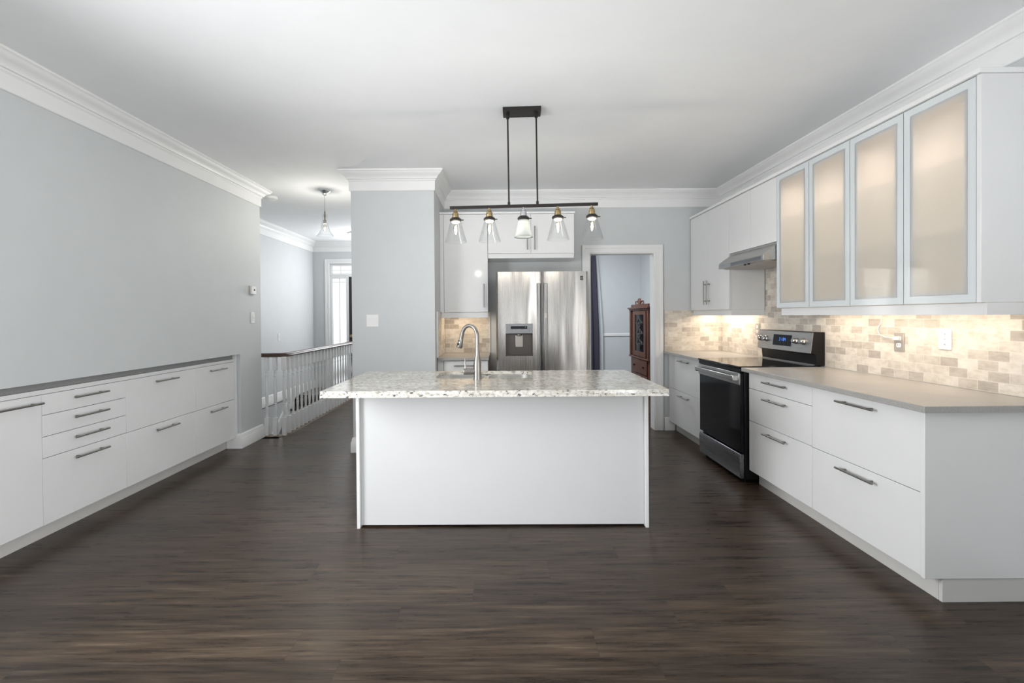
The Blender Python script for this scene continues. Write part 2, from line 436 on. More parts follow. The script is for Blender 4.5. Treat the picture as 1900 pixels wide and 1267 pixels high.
# stairwell
bm = new()
box(bm, XHL, -2.44, 5.07, 5.13, -2.6, 0); box(bm, -2.44, -2.38, 5.13, 7.9, -2.6, -T)
box(bm, XHL, -2.44, 5.13, 7.9, -2.7, -2.6)
struct('wall_stairwell', bm, M['wall'])
# dining room
bm = new()
box(bm, -0.63, XDR + .1, YD, YD + .1, 0, ZC)
struct('wall_dining_far', bm, M['wall'])
struct('wall_dining_right', B(XDR, XDR + .1, YB + .13, YD, 0, ZC), M['wall'])

# crown moulding swept along wall paths (room on the left-hand side of the path)
def sweep(path, prof, zref, sign):
    """prof: (offset from wall, z) closed polygon"""
    bm = new(); rs = []
    n = len(path)
    for i, p in enumerate(path):
        p = Vector((p[0], p[1]))
        nn = []
        if i > 0: d = (p - Vector(path[i - 1][:2])).normalized(); nn.append(Vector((-d.y, d.x)) * sign)
        if i < n - 1: d = (Vector(path[i + 1][:2]) - p).normalized(); nn.append(Vector((-d.y, d.x)) * sign)
        if len(nn) == 2:
            b = nn[0] + nn[1]; b = b / (b.dot(nn[0]))
        else: b = nn[0]
        rs.append([(p.x + b.x * o, p.y + b.y * o, zref + z) for o, z in prof])
    return rings(bm, rs)
CROWN = [(0, 0), (0.098, 0), (0.098, -.013), (0.090, -.017), (0.086, -.024), (0.074, -.036), (0.058, -.046), (0.044, -.058), (0.036, -.072), (0.034, -.078), (0.022, -.080),
         (0.022, -.090), (0.016, -.096), (0.013, -.100), (0.013, -.186), (0.009, -.190), (0, -.190)]
BASE = [(0, 0), (0.020, 0), (0.020, .098), (0.016, .104), (0.016, .112), (0.012, .120), (0.012, .132), (0.006, .145), (0, .149)]
struct('trim_1', sweep([(XL, YREAR), (XL, 5.13), (XHL, 5.13), (XHL, YHF), (-1.44, YHF)], CROWN, ZC, -1), M['trim'], smooth=True)
struct('trim_2', sweep([(-1.44, YHF), (-1.44, 4.53), (-0.63, 4.53), (-0.63, YB), (XR, YB), (XR, YREAR)], CROWN, ZC, -1), M['trim'], smooth=True)
struct('baseboard_left', sweep([(-2.775, 4.706), (XL, 4.706), (XL, 5.13), (XL - .06, 5.13)], BASE, 0, -1), M['trim'], smooth=True)
struct('baseboard_hall', sweep([(XHL, 5.13), (XHL, YHF)], BASE, 0, -1), M['trim'], smooth=True)
struct('baseboard_column', sweep([(-1.44, YHF - .2), (-1.44, 4.53), (-0.63, 4.53)], BASE, 0, -1), M['trim'], smooth=True)
struct('baseboard_back', sweep([(DX1 + .096, YB), (2.0, YB)], BASE, 0, -1), M['trim'], smooth=True)
struct('baseboard_dining', sweep([(1.0, YD), (XDR, YD), (XDR, YB + .13)], BASE, 0, -1), M['trim'], smooth=True)
RAILP = [(0, .93), (.012, .93), (.022, .945), (.014, .955), (.022, .968), (.012, .985), (0, .985)]
struct('trim_3', sweep([(1.0, YD), (XDR, YD), (XDR, YB + .13)], RAILP, -.02, -1), M['trim'], smooth=True)

# kitchen doorway casing and jamb
bm = new()
cw_ = 0.093
def casing(bm, x0, x1, z1, w, yf, dirn, z0=0.0):
    """stepped casing: flat board with a raised back band"""
    for (a0, a1, d) in ((0, w, .014), (w * .62, w, .022), (w * .08, w * .2, .018)):
        box(bm, x0 - a1, x0 - a0, yf, yf + dirn * d, z0, z1 + a1)
        box(bm, x1 + a0, x1 + a1, yf, yf + dirn * d, z0, z1 + a1)
        box(bm, x0 - a0, x1 + a0, yf, yf + dirn * d, z1 + a0, z1 + a1)
casing(bm, DX0 + .012, DX1 - .012, DZ - .012, cw_, YB, -1)
box(bm, DX0, DX0 + .018, YB - .004, YB + .134, 0, DZ); box(bm, DX1 - .018, DX1, YB - .004, YB + .134, 0, DZ); box(bm, DX0 + .018, DX1 - .018, YB - .0035, YB + .1335, DZ - .018, DZ)
struct('trim_4', bm, M['trim'], 0.002)
# entry: casing, sidelight, transom, dark door
bm = new()
casing(bm, EX0 + .01, EX1 - .01, EZ - .01, .085, YHF, -1)
struct('trim_5', bm, M['trim'], 0.002)
def window(name, x0, x1, z0, z1, fw, muntx, muntz, y):
    bm = new()
    box(bm, x0, x0 + fw, y, y + .06, z0, z1); box(bm, x1 - fw, x1, y, y + .06, z0, z1)
    box(bm, x0 + fw, x1 - fw, y, y + .06, z0, z0 + fw); box(bm, x0 + fw, x1 - fw, y, y + .06, z1 - fw, z1)
    o = struct(name, bm, M['trim'], 0.003)
    obj('pane', B(x0 + fw, x1 - fw, y + .028, y + .034, z0 + fw, z1 - fw), M['clear'], o)
    bm = new()
    for t in muntx: box(bm, t - .004, t + .004, y + .023, y + .039, z0 + fw, z1 - fw)
    for t in muntz: box(bm, x0 + fw, x1 - fw, y + .024, y + .038, t - .004, t + .004)
    obj('lead_came', bm, M['alu'], o)
    return o
window('window_2', EX0, -2.852, 0.0, 2.10, .042, [-3.026], [1.99], YHF + .03)
window('window_3', EX0, EX1, 2.105, EZ, .045, [-3.0, -2.72, -2.41, -2.1, -1.8], [2.21], YHF + .03)
d = struct('door_1', B(-2.842, -1.68, YHF + .03, YHF + .075, 0.01, 2.09), M['door_dark'], 0.003)
obj('door_jamb', B(-2.8515, -2.8425, YHF + .02, YHF + .09, 0, 2.10), M['trim'], d)
bm = new(); lathe(bm, [(0.0, 0), (.026, 0), (.026, .01), (.010, .014), (.010, .03), (.024, .04), (.028, .055), (.020, .068), (0.0, .07)], (0, 0, 0), 16)
bmesh.ops.rotate(bm, verts=bm.verts, cent=(0, 0, 0), matrix=Matrix.Rotation(PI / 2, 3, 'X')); bmesh.ops.translate(bm, verts=bm.verts, vec=(-2.785, YHF + .03, 0.97))
obj('door_knob', bm, M['brass'], d)
# staircase going down behind the balusters
bm = new(); bt = new()
for k in range(1, 11):
    y1 = 7.9 - .25 * (k - 1); z = -.185 * k
    box(bm, XHL + .03, -2.5, y1 - .25, y1, z - .5, z - .025)
    box(bt, XHL + .03, -2.5, y1 - .275, y1 - .001, z - .025, z)
st = struct('trim_6', bm, M['trim']); obj('tread', bt, M['tread'], st, 0.004)
obj('stair_skirt', prism(new(), [(7.9, -.02), (7.9, .16), (5.3, -1.78), (5.3, -1.96)], 'x', XHL, XHL + .022), M['trim'], st)
bm = new()
box(bm, -2.66, -2.40, 5.135, 5.255, -.06, .004); box(bm, -2.475, -2.385, 5.255, 7.95, -.06, .004)
struct('trim_7', bm, M['nosing'], 0.004)

# ------------------------------------------------------------------ railing
rl = thing('stair_railing', 'white turned-baluster railing with dark wooden handrail beside the stairwell', 'railing', (-2.43, 5.19, 0.004))
BAL = [(.011, 0), (.011, .006), (.014, .012), (.0155, .020), (.0115, .030), (.0115, .036), (.014, .10), (.0165, .145), (.0125, .175), (.0165, .182), (.0165, .19), (.0125, .197),
       (.0145, .23), (.0175, .30), (.0185, .34), (.0150, .42), (.0125, .50), (.0110, .565), (.0150, .572), (.0150, .580), (.011, .590), (.0110, .62), (.015, .632), (.011, .642), (.011, .655)]
def baluster(x, y):
    bm = new()
    zb, zt = 0.205, 0.735
    box(bm, x - .0215, x + .0215, y - .0215, y + .0215, .004, zb)
    f = (zt - zb) / .655
    lathe(bm, [(r, z * f) for r, z in BAL], (x, y, zb), 14)
    box(bm, x - .0215, x + .0215, y - .0215, y + .0215, zt, .886)
    return bm
first = None
pts = [(-2.617, 5.195), (-2.522, 5.195), (-2.427, 5.205)] + [(-2.43, 5.205 + .1165 * k) for k in range(1, 24)]
for (x, y) in pts:
    if first is None or len(rl.children) < 3:
        o = obj('baluster', baluster(x, y), M['trim'], rl, 0.003); first = first or (o, x, y)
    else:
        o = first[0].copy(); C.objects.link(o); o.parent = rl; o.location = (x - first[1], y - first[2], 0)
hp = [(-2.70, 5.195), (-2.56, 5.195), (-2.50, 5.197), (-2.462, 5.210), (-2.440, 5.235), (-2.430, 5.275), (-2.43, 5.36), (-2.43, 7.95)]
prof = [(-.031, 0), (.031, 0), (.033, .012), (.027, .022), (.030, .030), (.020, .040), (0, .044), (-.020, .040), (-.030, .030), (-.027, .022), (-.033, .012)]
bm = sweep(hp, prof, .884, 1)
obj('handrail', bm, M['rail_wood'], rl)

# ------------------------------------------------------------------ left built-in cabinets
FL = Fr('L', -2.685)
ZT, ZB_ = 0.884, 0.112
HL = 0.25
def base_unit(fr, name, label, cat, a0, a1, splits, ztop, depth, handles=True, group=None, hl=HL, kinds='drawer', loc=None, hcent=None):
    p = fr.pt((a0 + a1) / 2, -depth / 2, ZB_)
    t = thing(name, label, cat, p, group)
    bm = new()
    fr.box(bm, a0 + .001, a1 - .001, -depth, -.021, ZB_, ztop - .002)
    obj('carcass', bm, M['carcass'], t)
    zs = [ztop] + splits + [ZB_]
    for i in range(len(zs) - 1):
        f = front(fr, t, kinds, a0, a1, zs[i + 1], zs[i])
        cc = hcent if hcent else (a0 + a1) / 2
        bar_handle(fr, f, cc - hl / 2, cc + hl / 2, zs[i] - .047)
    return t
base_unit(FL, 'base_cabinet', 'built-in white cabinet with one plain front, cut by the left edge of the photo', 'cabinet', 2.10, 2.711, [], ZT, .6, kinds='door', hl=.50, hcent=2.44)
base_unit(FL, 'drawer_cabinet', 'built-in white cabinet in the left wall with four drawers', 'cabinet', 2.711, 3.322, [.760, .633, .506], ZT, .6)
base_unit(FL, 'drawer_cabinet', 'wider built-in white cabinet in the left wall with two deep drawers', 'cabinet', 3.322, 4.085, [.505], ZT, .6)
t = base_unit(FL, 'drawer_cabinet', 'white built-in two-drawer cabinet at the railing end of the left wall', 'cabinet', 4.085, 4.678, [.505], ZT, .6)
obj('end_panel', FL.box(new(), 4.679, 4.708, -.58, .012, .118, NZ - .004), M['gloss'], t, 0.0015)
tk = obj('toe_kick', B(-2.80, -2.78, 1.32, 4.70, 0.0, ZB_ - .002), M['plinth'], None, 0.001)
tag(tk, 'white toe kick along the floor under the left wall cabinets', 'toe kick')
ct = thing('cabinet_top', 'white top edge with grey gloss strip over the left wall cabinets', 'countertop', (-2.98, 3.0, ZT + .001))
obj('slab', B(-3.30, -2.683, 1.31, 4.678, ZT + .001, .912), M['gloss'], ct, 0.0015)
obj('fascia_strip', B(-2.71, -2.700, 1.31, 4.678, .9125, NZ - .004), M['fascia'], ct, 0.001)

# ------------------------------------------------------------------ right base run
FR = Fr('R', 1.932)
ZS = 0.880     # underside of the right worktops
ZW = 0.909
base_unit(FR, 'drawer_cabinet', 'white three-drawer base cabinet beside the oven range', 'cabinet', 2.866, 3.592, [.750, .500], ZS - .006, .6, hl=.262)
t = base_unit(FR, 'drawer_cabinet', 'large white two-drawer base cabinet with end panel, nearest on the right', 'cabinet', 2.122, 2.866, [.497], ZS - .006, .6, hl=.262)
obj('end_panel', B(1.926, 2.533, 2.098, 2.1215, .112, ZS - .001), M['gloss'], t, 0.0015)
base_unit(FR, 'drawer_cabinet', 'white two-drawer base cabinet between the range and the doorway wall', 'cabinet', 4.368, 5.288, [.500], ZS - .006, .6, hl=.262)
tk = new(); box(tk, 2.013, 2.03, 2.125, 3.60, 0, ZB_ - .002); box(tk, 2.013, 2.533, 2.106, 2.124, 0, ZB_ - .002)
tag(obj('toe_kick', tk, M['plinth'], None, 0.001), 'white toe kick under the right base cabinets nearest the camera', 'toe kick')
tag(obj('toe_kick', B(2.013, 2.03, 4.368, 5.288, 0, ZB_ - .002), M['plinth'], None, 0.001), 'short white toe kick under the far base cabinet by the doorway', 'toe kick')
tag(obj('worktop', B(1.875, 2.533, 2.045, 3.597, ZS, ZW), M['quartz'], None, 0.002), 'grey beige quartz worktop on the right, in front of the range', 'countertop')
tag(obj('worktop', B(1.875, 2.533, 4.364, 5.297, ZS, ZW), M['quartz'], None, 0.002), 'short grey beige quartz worktop in the corner beyond the range', 'countertop')
# backsplash (thin stone tiles on both walls)
bm = new()
box(bm, 2.535, 2.5445, YREAR + 3.2 + 1.2, 3.66, ZW + .001, 1.372)
box(bm, 2.535, 2.5445, 3.66, 4.418, ZW - .05, 1.90)
box(bm, 2.535, 2.5445, 4.418, YB - .0005, ZW + .001, 1.372)
box(bm, 1.890, 2.535, YB - .0105, YB - .0005, ZW + .001, 1.372)
tag(obj('backsplash', bm, M['tile'], None, 0, False), 'cream travertine brick tile backsplash along the right wall and corner', 'backsplash')

# ------------------------------------------------------------------ right wall cabinets
ZU0, ZU1 = 1.368, 2.405
FU = Fr('R', 2.19)
XB = 2.532
def glass_unit(name, label, y0, y1, endp=False):
    t = thing(name, label, 'cabinet', ((2.21 + XB) / 2, (y0 + y1) / 2, ZU0))
    bm = new(); th = .018
    box(bm, 2.213, XB, y0 + .001, y0 + th, ZU0, ZU1); box(bm, 2.213, XB, y1 - th, y1 - .001, ZU0, ZU1)
    box(bm, 2.213, XB, y0 + th, y1 - th, ZU0, ZU0 + th); box(bm, 2.213, XB, y0 + th, y1 - th, ZU1 - th, ZU1)
    box(bm, XB - .008, XB, y0 + th, y1 - th, ZU0 + th, ZU1 - th)
    obj('carcass', bm, M['cream'], t)
    for z in (1.72, 2.06):
        obj('shelf', B(2.235, XB - .01, y0 + .02, y1 - .02, z, z + .008), M['shelf_glass'], t)
    ym = (y0 + y1) / 2
    for (a, b) in ((y0, ym), (ym, y1)):
        a += .0015; b -= .0015; fw = .057
        bm = new()
        for (p, q, r, s) in ((a, a + fw, ZU0 + .002, ZU1 - .002), (b - fw, b, ZU0 + .002, ZU1 - .002), (a + fw, b - fw, ZU0 + .002, ZU0 + fw), (a + fw, b - fw, ZU1 - fw, ZU1 - .002)):
            box(bm, 2.1945, 2.211, p, q, r, s)
        dr = obj('door', bm, M['alu'], t, 0.001)
        bm = B(2.190, 2.194, a, b, ZU0 + .002, ZU1 - .002)
        bmesh.ops.recalc_face_normals(bm, faces=bm.faces)
        ff = [f for f in bm.faces if f.normal.x < -.5]
        for f in bm.faces: f.material_index = 1
        ins = bmesh.ops.inset_region(bm, faces=ff, thickness=fw - .004)
        for f in ff: f.material_index = 0
        for f in ins['faces']: f.material_index = 2
        obj('glass_pane', bm, [M['frosted'], M['pane_back'], M['band']], dr, 0, False, normals=False)
        yl = (a + b) / 2
        bm = new(); lathe(bm, [(.0, -.012), (.030, -.012), (.032, -.010), (.032, 0), (0, 0)], (2.37, yl, ZU1 - .019), 20)
        pk = obj('puck_light', bm, M['plastic'], t)
        bm = new(); lathe(bm, [(.0, -.003), (.022, -.003), (.022, 0), (0, 0)], (2.37, yl, ZU1 - .0313), 20)
        obj('lens', bm, M['puck_lit'], pk)
        area('cabinet_puck_lamp', (2.37, yl, ZU1 - .034), (0, 0, -1), 0.22, 0.26, 0.9, (1.0, 0.84, 0.70), 1.9)
    if endp:
        obj('end_panel', B(2.188, 2.533, y0 - .022, y0 - .001, ZU0, ZU1), M['gloss'], t, 0.0015)
    return t
glass_unit('glass_cabinet', 'frosted glass wall cabinet with warm lights, nearest on the right with white end panel', 2.128, 2.895, True)
glass_unit('glass_cabinet', 'frosted glass wall cabinet with warm lights, beside the range hood', 2.895, 3.660)
def wall_unit(name, label, fr, a0, a1, z0, z1, depth, doors, handles, cat='cabinet', sides=None):
    t = thing(name, label, cat, fr.pt((a0 + a1) / 2, -depth / 2, z0))
    obj('carcass', fr.box(new(), a0 + .001, a1 - .001, -depth, -.021, z0, z1), M['gloss'], t)
    n = len(doors) - 1
    for i in range(n):
        f = front(fr, t, 'door', doors[i], doors[i + 1], z0, z1)
        for (di, pos, h0, h1) in handles:
            if di == i: bar_handle(fr, f, h0, h1, pos, True)
    return t
wall_unit('wall_cabinet', 'white two-door wall cabinet above the range hood', FU, 3.661, 4.420, 1.895, ZU1, .342, [3.661, 4.04, 4.420], [])
wall_unit('wall_cabinet', 'tall white corner wall cabinet with paired bar handles, left of the range hood', FU, 4.421, 5.296, ZU0, ZU1, .342, [4.421, 4.858, 5.296], [(0, 4.822, 1.425, 1.675), (1, 4.896, 1.425, 1.675)])
cn = obj('cornice', B(2.172, 2.533, 2.098, 5.297, ZU1 + .001, ZU1 + .024), M['trim'], None, 0.002)
tag(cn, 'long thin white cornice board on top of the right wall cabinets', 'cornice')
bm = new(); box(bm, 2.215, 2.233, 2.125, 3.640, 1.312, ZU0 - .001); box(bm, 2.215, 2.533, 2.106, 2.125, 1.312, ZU0 - .001); box(bm, 2.233, 2.533, 3.622, 3.640, 1.312, ZU0 - .001)
tag(obj('valance', bm, M['gloss'], None, 0.001), 'white light valance under the frosted glass wall cabinets', 'valance')
bm = new(); box(bm, 2.215, 2.233, 4.425, 5.293, 1.312, ZU0 - .001); box(bm, 2.233, 2.533, 4.425, 4.443, 1.312, ZU0 - .001)
tag(obj('valance', bm, M['gloss'], None, 0.001), 'white light valance under the corner wall cabinet by the doorway', 'valance')
WARM = (1.0, 0.83, 0.65)
area('undercabinet_lamp', (2.36, 2.90, 1.352), (0.12, 0, -1), 0.08, 1.35, 3.6, WARM).rotation_euler = (0, math.radians(-6), 0)
area('undercabinet_lamp', (2.40, 4.90, 1.352), (0, 0, -1), 0.08, 0.7, 3.6, WARM).rotation_euler = (0, 0, 0)

# ------------------------------------------------------------------ range hood
hd = thing('range_hood', 'stainless steel range hood under the cabinet above the oven range', 'range hood', (2.3, 4.04, 1.745))
Y0, Y1 = 3.668, 4.412
obj('canopy', prism(new(), [(2.533, 1.765), (2.088, 1.750), (2.088, 1.792), (2.100, 1.806), (2.200, 1.880), (2.200, 1.893), (2.533, 1.893)], 'y', Y0, Y1), M['steel_y'], hd, 0.002)
obj('filter', B(2.12, 2.50, Y0 + .03, Y1 - .03, 1.745, 1.7555), M['plate_grey'], hd)
obj('control_panel', B(2.0855, 2.0885, 3.70, 4.18, 1.757, 1.786), M['steel_dark'], hd)
for y in (3.90, 3.96):
    bm = new(); lathe(bm, [(.0, -.012), (.008, -.012), (.010, 0), (0, 0)], (2.099, y, 1.7505), 12)
    obj('button', bm, M['black'], hd)

# ------------------------------------------------------------------ oven range
rg = thing('oven_range', 'stainless steel freestanding electric range with black oven door', 'range', (2.2, 3.98, 0))
RY0, RY1 = 3.606, 4.354
obj('body', B(1.905, 2.532, RY0, RY1, .03, .900), M['black'], rg, 0.003)
obj('cooktop', B(1.862, 2.47, RY0, RY1, .900, .916), M['display'], rg, 0.004)
obj('front_trim', B(1.868, 1.905, RY0 + .004, RY1 - .004, .866, .8995), M['black'], rg, 0.006)
dr = obj('oven_door', B(1.876, 1.904, RY0 + .006, RY1 - .006, .245, .863), M['display'], rg, 0.004)
obj('door_band', B(1.864, 1.8755, RY0 + .006, RY1 - .006, .770, .863), M['steel_y'], dr, 0.003)
bm = new()
box(bm, 1.822, 1.842, RY0 + .045, RY1 - .045, .805, .840)
for y in (RY0 + .012, RY1 - .066): prism(bm, [(1.864, y), (1.864, y + .054), (1.838, y + .054), (1.822, y + .044), (1.822, y + .012)] if y < 4 else [(1.864, y), (1.864, y + .054), (1.822, y + .042), (1.822, y + .010), (1.838, y)], 'z', .800, .845)
obj('handle', bm, M['steel_y'], dr, 0.005)
obj('drawer', prism(new(), [(1.904, .036), (1.880, .036), (1.872, .05), (1.868, .20), (1.876, .226), (1.904, .230)], 'y', RY0 + .006, RY1 - .006), M['steel_dark'], rg, 0.003)
bk = obj('backguard', prism(new(), [(2.532, .916), (2.470, .916), (2.462, 1.000), (2.425, 1.012), (2.445, 1.172), (2.455, 1.178), (2.532, 1.178)], 'y', RY0, RY1), M['black'], rg, 0.002)
def slant(x_off, y0, y1, s0, s1, th):
    """slab lying on the sloped console face, s = 0 bottom .. 1 top"""
    a = Vector((2.425, 0, 1.012)); b = Vector((2.445, 0, 1.172)); n = Vector((-.992, 0, .124))
    P = [a.lerp(b, s0), a.lerp(b, s1)]
    q = [P[0] + n * x_off, P[1] + n * x_off, P[1] + n * (x_off + th), P[0] + n * (x_off + th)]
    return prism(new(), [(v.x, v.z) for v in q], 'y', y0, y1)
cs = obj('console', slant(.0005, RY0 + .002, RY1 - .002, 0, 1, .003), M['steel_y'], bk)
obj('display', slant(.004, 3.865, 4.115, .24, .82, .002), M['display'], bk)
bm = new()
def knob(y, s):
    a = Vector((2.425, 0, 1.012)).lerp(Vector((2.445, 0, 1.172)), s); n = Vector((-.992, 0, .124))
    p = Vector((a.x, y, a.z)) + n * .0045
    bm = new(); tube(bm, [p, p + n * .008, p + n * .012, p + n * .030, p + n * .034], [.026, .026, .021, .020, .016], 20)
    return bm
for y in (4.30, 4.225, 3.80, 3.705):
    kb = obj('knob', knob(y, .55), M['steel_y'], bk)
def seg_digit(bm, yc, mask):
    """seven-segment digit on the display; near side of the range is smaller y, so it reads left to right from the room"""
    w, h = .012, .024
    a = Vector((2.425, 0, 1.012)); b = Vector((2.445, 0, 1.172)); n = Vector((-.992, 0, .124)); up = (b - a).normalized()
    o = a.lerp(b, .58) + n * .0065
    segs = {'t': (-w/2, w/2, h/2-.0015, h/2+.0015), 'm': (-w/2, w/2, -.0015, .0015), 'b': (-w/2, w/2, -h/2-.0015, -h/2+.0015),
            'tl': (-w/2-.0015, -w/2+.0015, 0, h/2), 'tr': (w/2-.0015, w/2+.0015, 0, h/2), 'bl': (-w/2-.0015, -w/2+.0015, -h/2, 0), 'br': (w/2-.0015, w/2+.0015, -h/2, 0)}
    for k in mask:
        u0, u1, v0, v1 = segs[k]
        ps = [o + up * v + Vector((0, yc - u, 0)) for (u, v) in ((u0, v0), (u1, v0), (u1, v1), (u0, v1))]
        vs = [bm.verts.new(p) for p in ps]; bm.faces.new(vs)
for yc, mask in ((4.020, ('t', 'tr', 'br', 'm', 'b')), (3.996, ('tr', 'br')), (3.966, ('t', 'tl', 'tr', 'm', 'br', 'b', 'bl')), (3.945, ('tr', 'br', 'tl', 'm'))):
    bm = new(); seg_digit(bm, yc, mask)
    ex = bmesh.ops.extrude_face_region(bm, geom=bm.faces[:]); bmesh.ops.translate(bm, verts=[v for v in ex['geom'] if isinstance(v, bmesh.types.BMVert)], vec=(-.0006, 0, 0))
    obj('clock_digit', bm, M['blue_led'], bk, 0, False)
obj('rear_strip', B(2.452, 2.468, RY0 + .02, RY1 - .02, .9165, .924), M['steel_y'], rg, 0.001)
for (x, y) in ((1.93, RY0 + .05), (1.93, RY1 - .05), (2.48, RY0 + .05), (2.48, RY1 - .05)):
    bm = new(); lathe(bm, [(.018, 0), (.018, .03)], (x, y, 0), 12); obj('foot', bm, M['black'], rg)

# ------------------------------------------------------------------ nook left of the fridge
FB = Fr('B', 4.672)
base_unit(FB, 'drawer_cabinet', 'narrow white drawer cabinet between the column and the refrigerator', 'cabinet', -0.566, -0.118, [.75], ZS - .006, .61, hl=.225, hcent=-.345)
obj('filler', FB.box(new(), -.626, -.567, -.61, 0, .112, ZS - .002), M['gloss'], bpy.data.objects[[o.name for o in C.objects if o.name.startswith('drawer_cabinet')][-1]], 0.001)
tag(obj('worktop', B(-.618, -.108, 4.63, 5.298, ZS, ZW), M['quartz'], None, 0.002), 'small grey beige worktop in the nook beside the refrigerator', 'countertop')
bm = new(); box(bm, -.618, -.112, YB - .0105, YB - .0005, ZW + .001, 1.372); box(bm, -.6295, -.619, 4.66, YB - .0005, ZW + .001, 1.372)
tag(obj('backsplash', bm, M['tile'], None, 0, False), 'warm travertine tile backsplash in the nook left of the refrigerator', 'backsplash')
bm = new(); box(bm, -.1115, -.106, YB - .014, YB - .0005, ZW + .001, 1.372); box(bm, -.630, -.616, 4.652, 4.659, ZW + .001, 1.372)
struct('trim_8', bm, M['trim'])
FN = Fr('B', 4.925)
t = wall_unit('wall_cabinet', 'tall white wall cabinet with one door, left of the refrigerator', FN, -.586, -.119, 1.366, ZU1, .37, [-.586, -.119], [(0, -.160, 1.415, 1.665)])
obj('filler', FN.box(new(), -.6285, -.5875, -.37, -.002, 1.366, ZU1), M['gloss'], t, 0.001)
t = wall_unit('wall_cabinet', 'low white two-door cabinet above the refrigerator', FN, -.118, .800, 1.985, ZU1, .37, [-.118, .340, .800], [(0, .302, 2.02, 2.27), (1, .380, 2.02, 2.27)])
tag(obj('valance', FN.box(new(), -.117, .799, -.365, -.012, 1.937, 1.984), M['gloss'], None, 0.001), 'white filler board under the cabinet above the refrigerator', 'valance')
tag(obj('valance', FN.box(new(), -.617, -.120, -.03, -.012, 1.308, 1.365), M['gloss'], None, 0.001), 'white light valance under the cabinet left of the refrigerator', 'valance')
tag(obj('cornice', FN.box(new(), -.629, .806, -.37, .012, ZU1 + .001, ZU1 + .022), M['trim'], None, 0.001), 'thin white cornice board over the cabinets around the refrigerator', 'cornice')
area('undercabinet_lamp', (-0.36, 5.10, 1.352), (0, 0, -1), 0.36, 0.08, 1.25, (1.0, 0.80, 0.58)).rotation_euler = (0, 0, 0)

# ------------------------------------------------------------------ refrigerator
rf = thing('refrigerator', 'stainless steel side-by-side refrigerator with ice and water dispenser', 'refrigerator', (.425, 5.0, 0))
FX0, FX1, FY = -.032, .884, 4.60
obj('body', B(FX0 + .004, FX1 - .004, 4.685, 5.285, .03, 1.745), M['steel_dark'], rg if False else rf, 0.004)
def curved_door(x0, x1, z0, z1, hole=None):
    """door with a gently bowed front; hole = (xa, xb, za, zb) recess cut right through the skin"""
    nx = 24
    xs = [x0 + (x1 - x0) * i / nx for i in range(nx + 1)]
    zs = [z0, z1]
    if hole:
        xs += [hole[0], hole[1]]; zs = [z0, hole[2], hole[3], z1]
    xs = sorted(set(xs))
    def yf(x):
        u = (x - x0) / (x1 - x0) * 2 - 1
        return FY + .004 + .010 * u * u + .022 * max(0, abs(u) - .93) / .07
    bm = new(); yb = 4.68
    fv = [[bm.verts.new((x, yf(x), z)) for z in zs] for x in xs]
    for i in range(len(xs) - 1):
        for j in range(len(zs) - 1):
            if hole and xs[i] >= hole[0] - 1e-6 and xs[i + 1] <= hole[1] + 1e-6 and j == 1: continue
            bm.faces.new((fv[i][j], fv[i + 1][j], fv[i + 1][j + 1], fv[i][j + 1]))
    bv = [bm.verts.new((x, yb, z)) for x, z in ((x0, z0), (x1, z0), (x1, z1), (x0, z1))]
    bm.faces.new([fv[0][j] for j in range(len(zs))] + [bv[3], bv[0]])
    bm.faces.new([fv[-1][j] for j in range(len(zs))] + [bv[2], bv[1]])
    bm.faces.new([v[0] for v in fv] + [bv[1], bv[0]]); bm.faces.new([v[-1] for v in fv] + [bv[2], bv[3]])
    bm.faces.new(bv)
    return bm
HOLE = (.060, .330, .925, 1.245)
ld = obj('door', curved_door(FX0, .4185, .05, 1.762, HOLE), M['steel_z'], rf)
rd = obj('door', curved_door(.4305, FX1, .05, 1.762), M['steel_z'], rf)
bm = new()
x0, x1, z0, z1 = HOLE
box(bm, x0, x1, FY + .056, FY + .060, z0, 1.145)
box(bm, x0, x0 + .004, FY + .006, FY + .058, z0, 1.145); box(bm, x1 - .004, x1, FY + .006, FY + .058, z0, 1.145)
box(bm, x0, x1, FY + .006, FY + .058, z0, z0 + .006)
obj('dispenser_recess', bm, M['recess'], ld)
dp = obj('dispenser_panel', prism(new(), [(FY + .002, 1.142), (FY - .006, 1.148), (FY + .000, 1.245), (FY + .05, 1.245), (FY + .05, 1.142)], 'x', x0, x1), M['steel_dark'], ld, 0.003)
obj('display', B(.112, .275, FY - .0065, FY - .004, 1.193, 1.222), M['display'], ld)
obj('indicator', B(.255, .262, FY - .0075, FY - .006, 1.209, 1.215), M['green_led'], ld)
bm = new(); lathe(bm, [(.012, -.022), (.026, -.016), (.028, 0)], (.195, FY + .03, 1.142), 16)
obj('nozzle', bm, M['nickel'], ld)
obj('paddle', prism(new(), [(FY + .040, 1.135), (FY + .046, 1.135), (FY + .052, 1.015), (FY + .040, 1.012)], 'x', .158, .234), M['plate_grey'], ld, 0.003)
for dd, xa, xb in ((ld, .372, .412), (rd, .437, .482)):
    obj('handle', prism(new(), [(xa, FY + .010), (xa + .006, FY - .012), (xb - .006, FY - .012), (xb, FY + .010)], 'z', .30, 1.645), M['steel_handle'], dd, 0.004)
obj('latch_button', B(.448, .470, FY - .0145, FY - .0118, 1.30, 1.352), M['plate_grey'], rd, 0.004)
bm = new()
for z in (1.705, 1.690, 1.675): box(bm, .806, .834, FY + .0055, FY + .0085, z, z + .010)
obj('badge', bm, M['black'], rd)

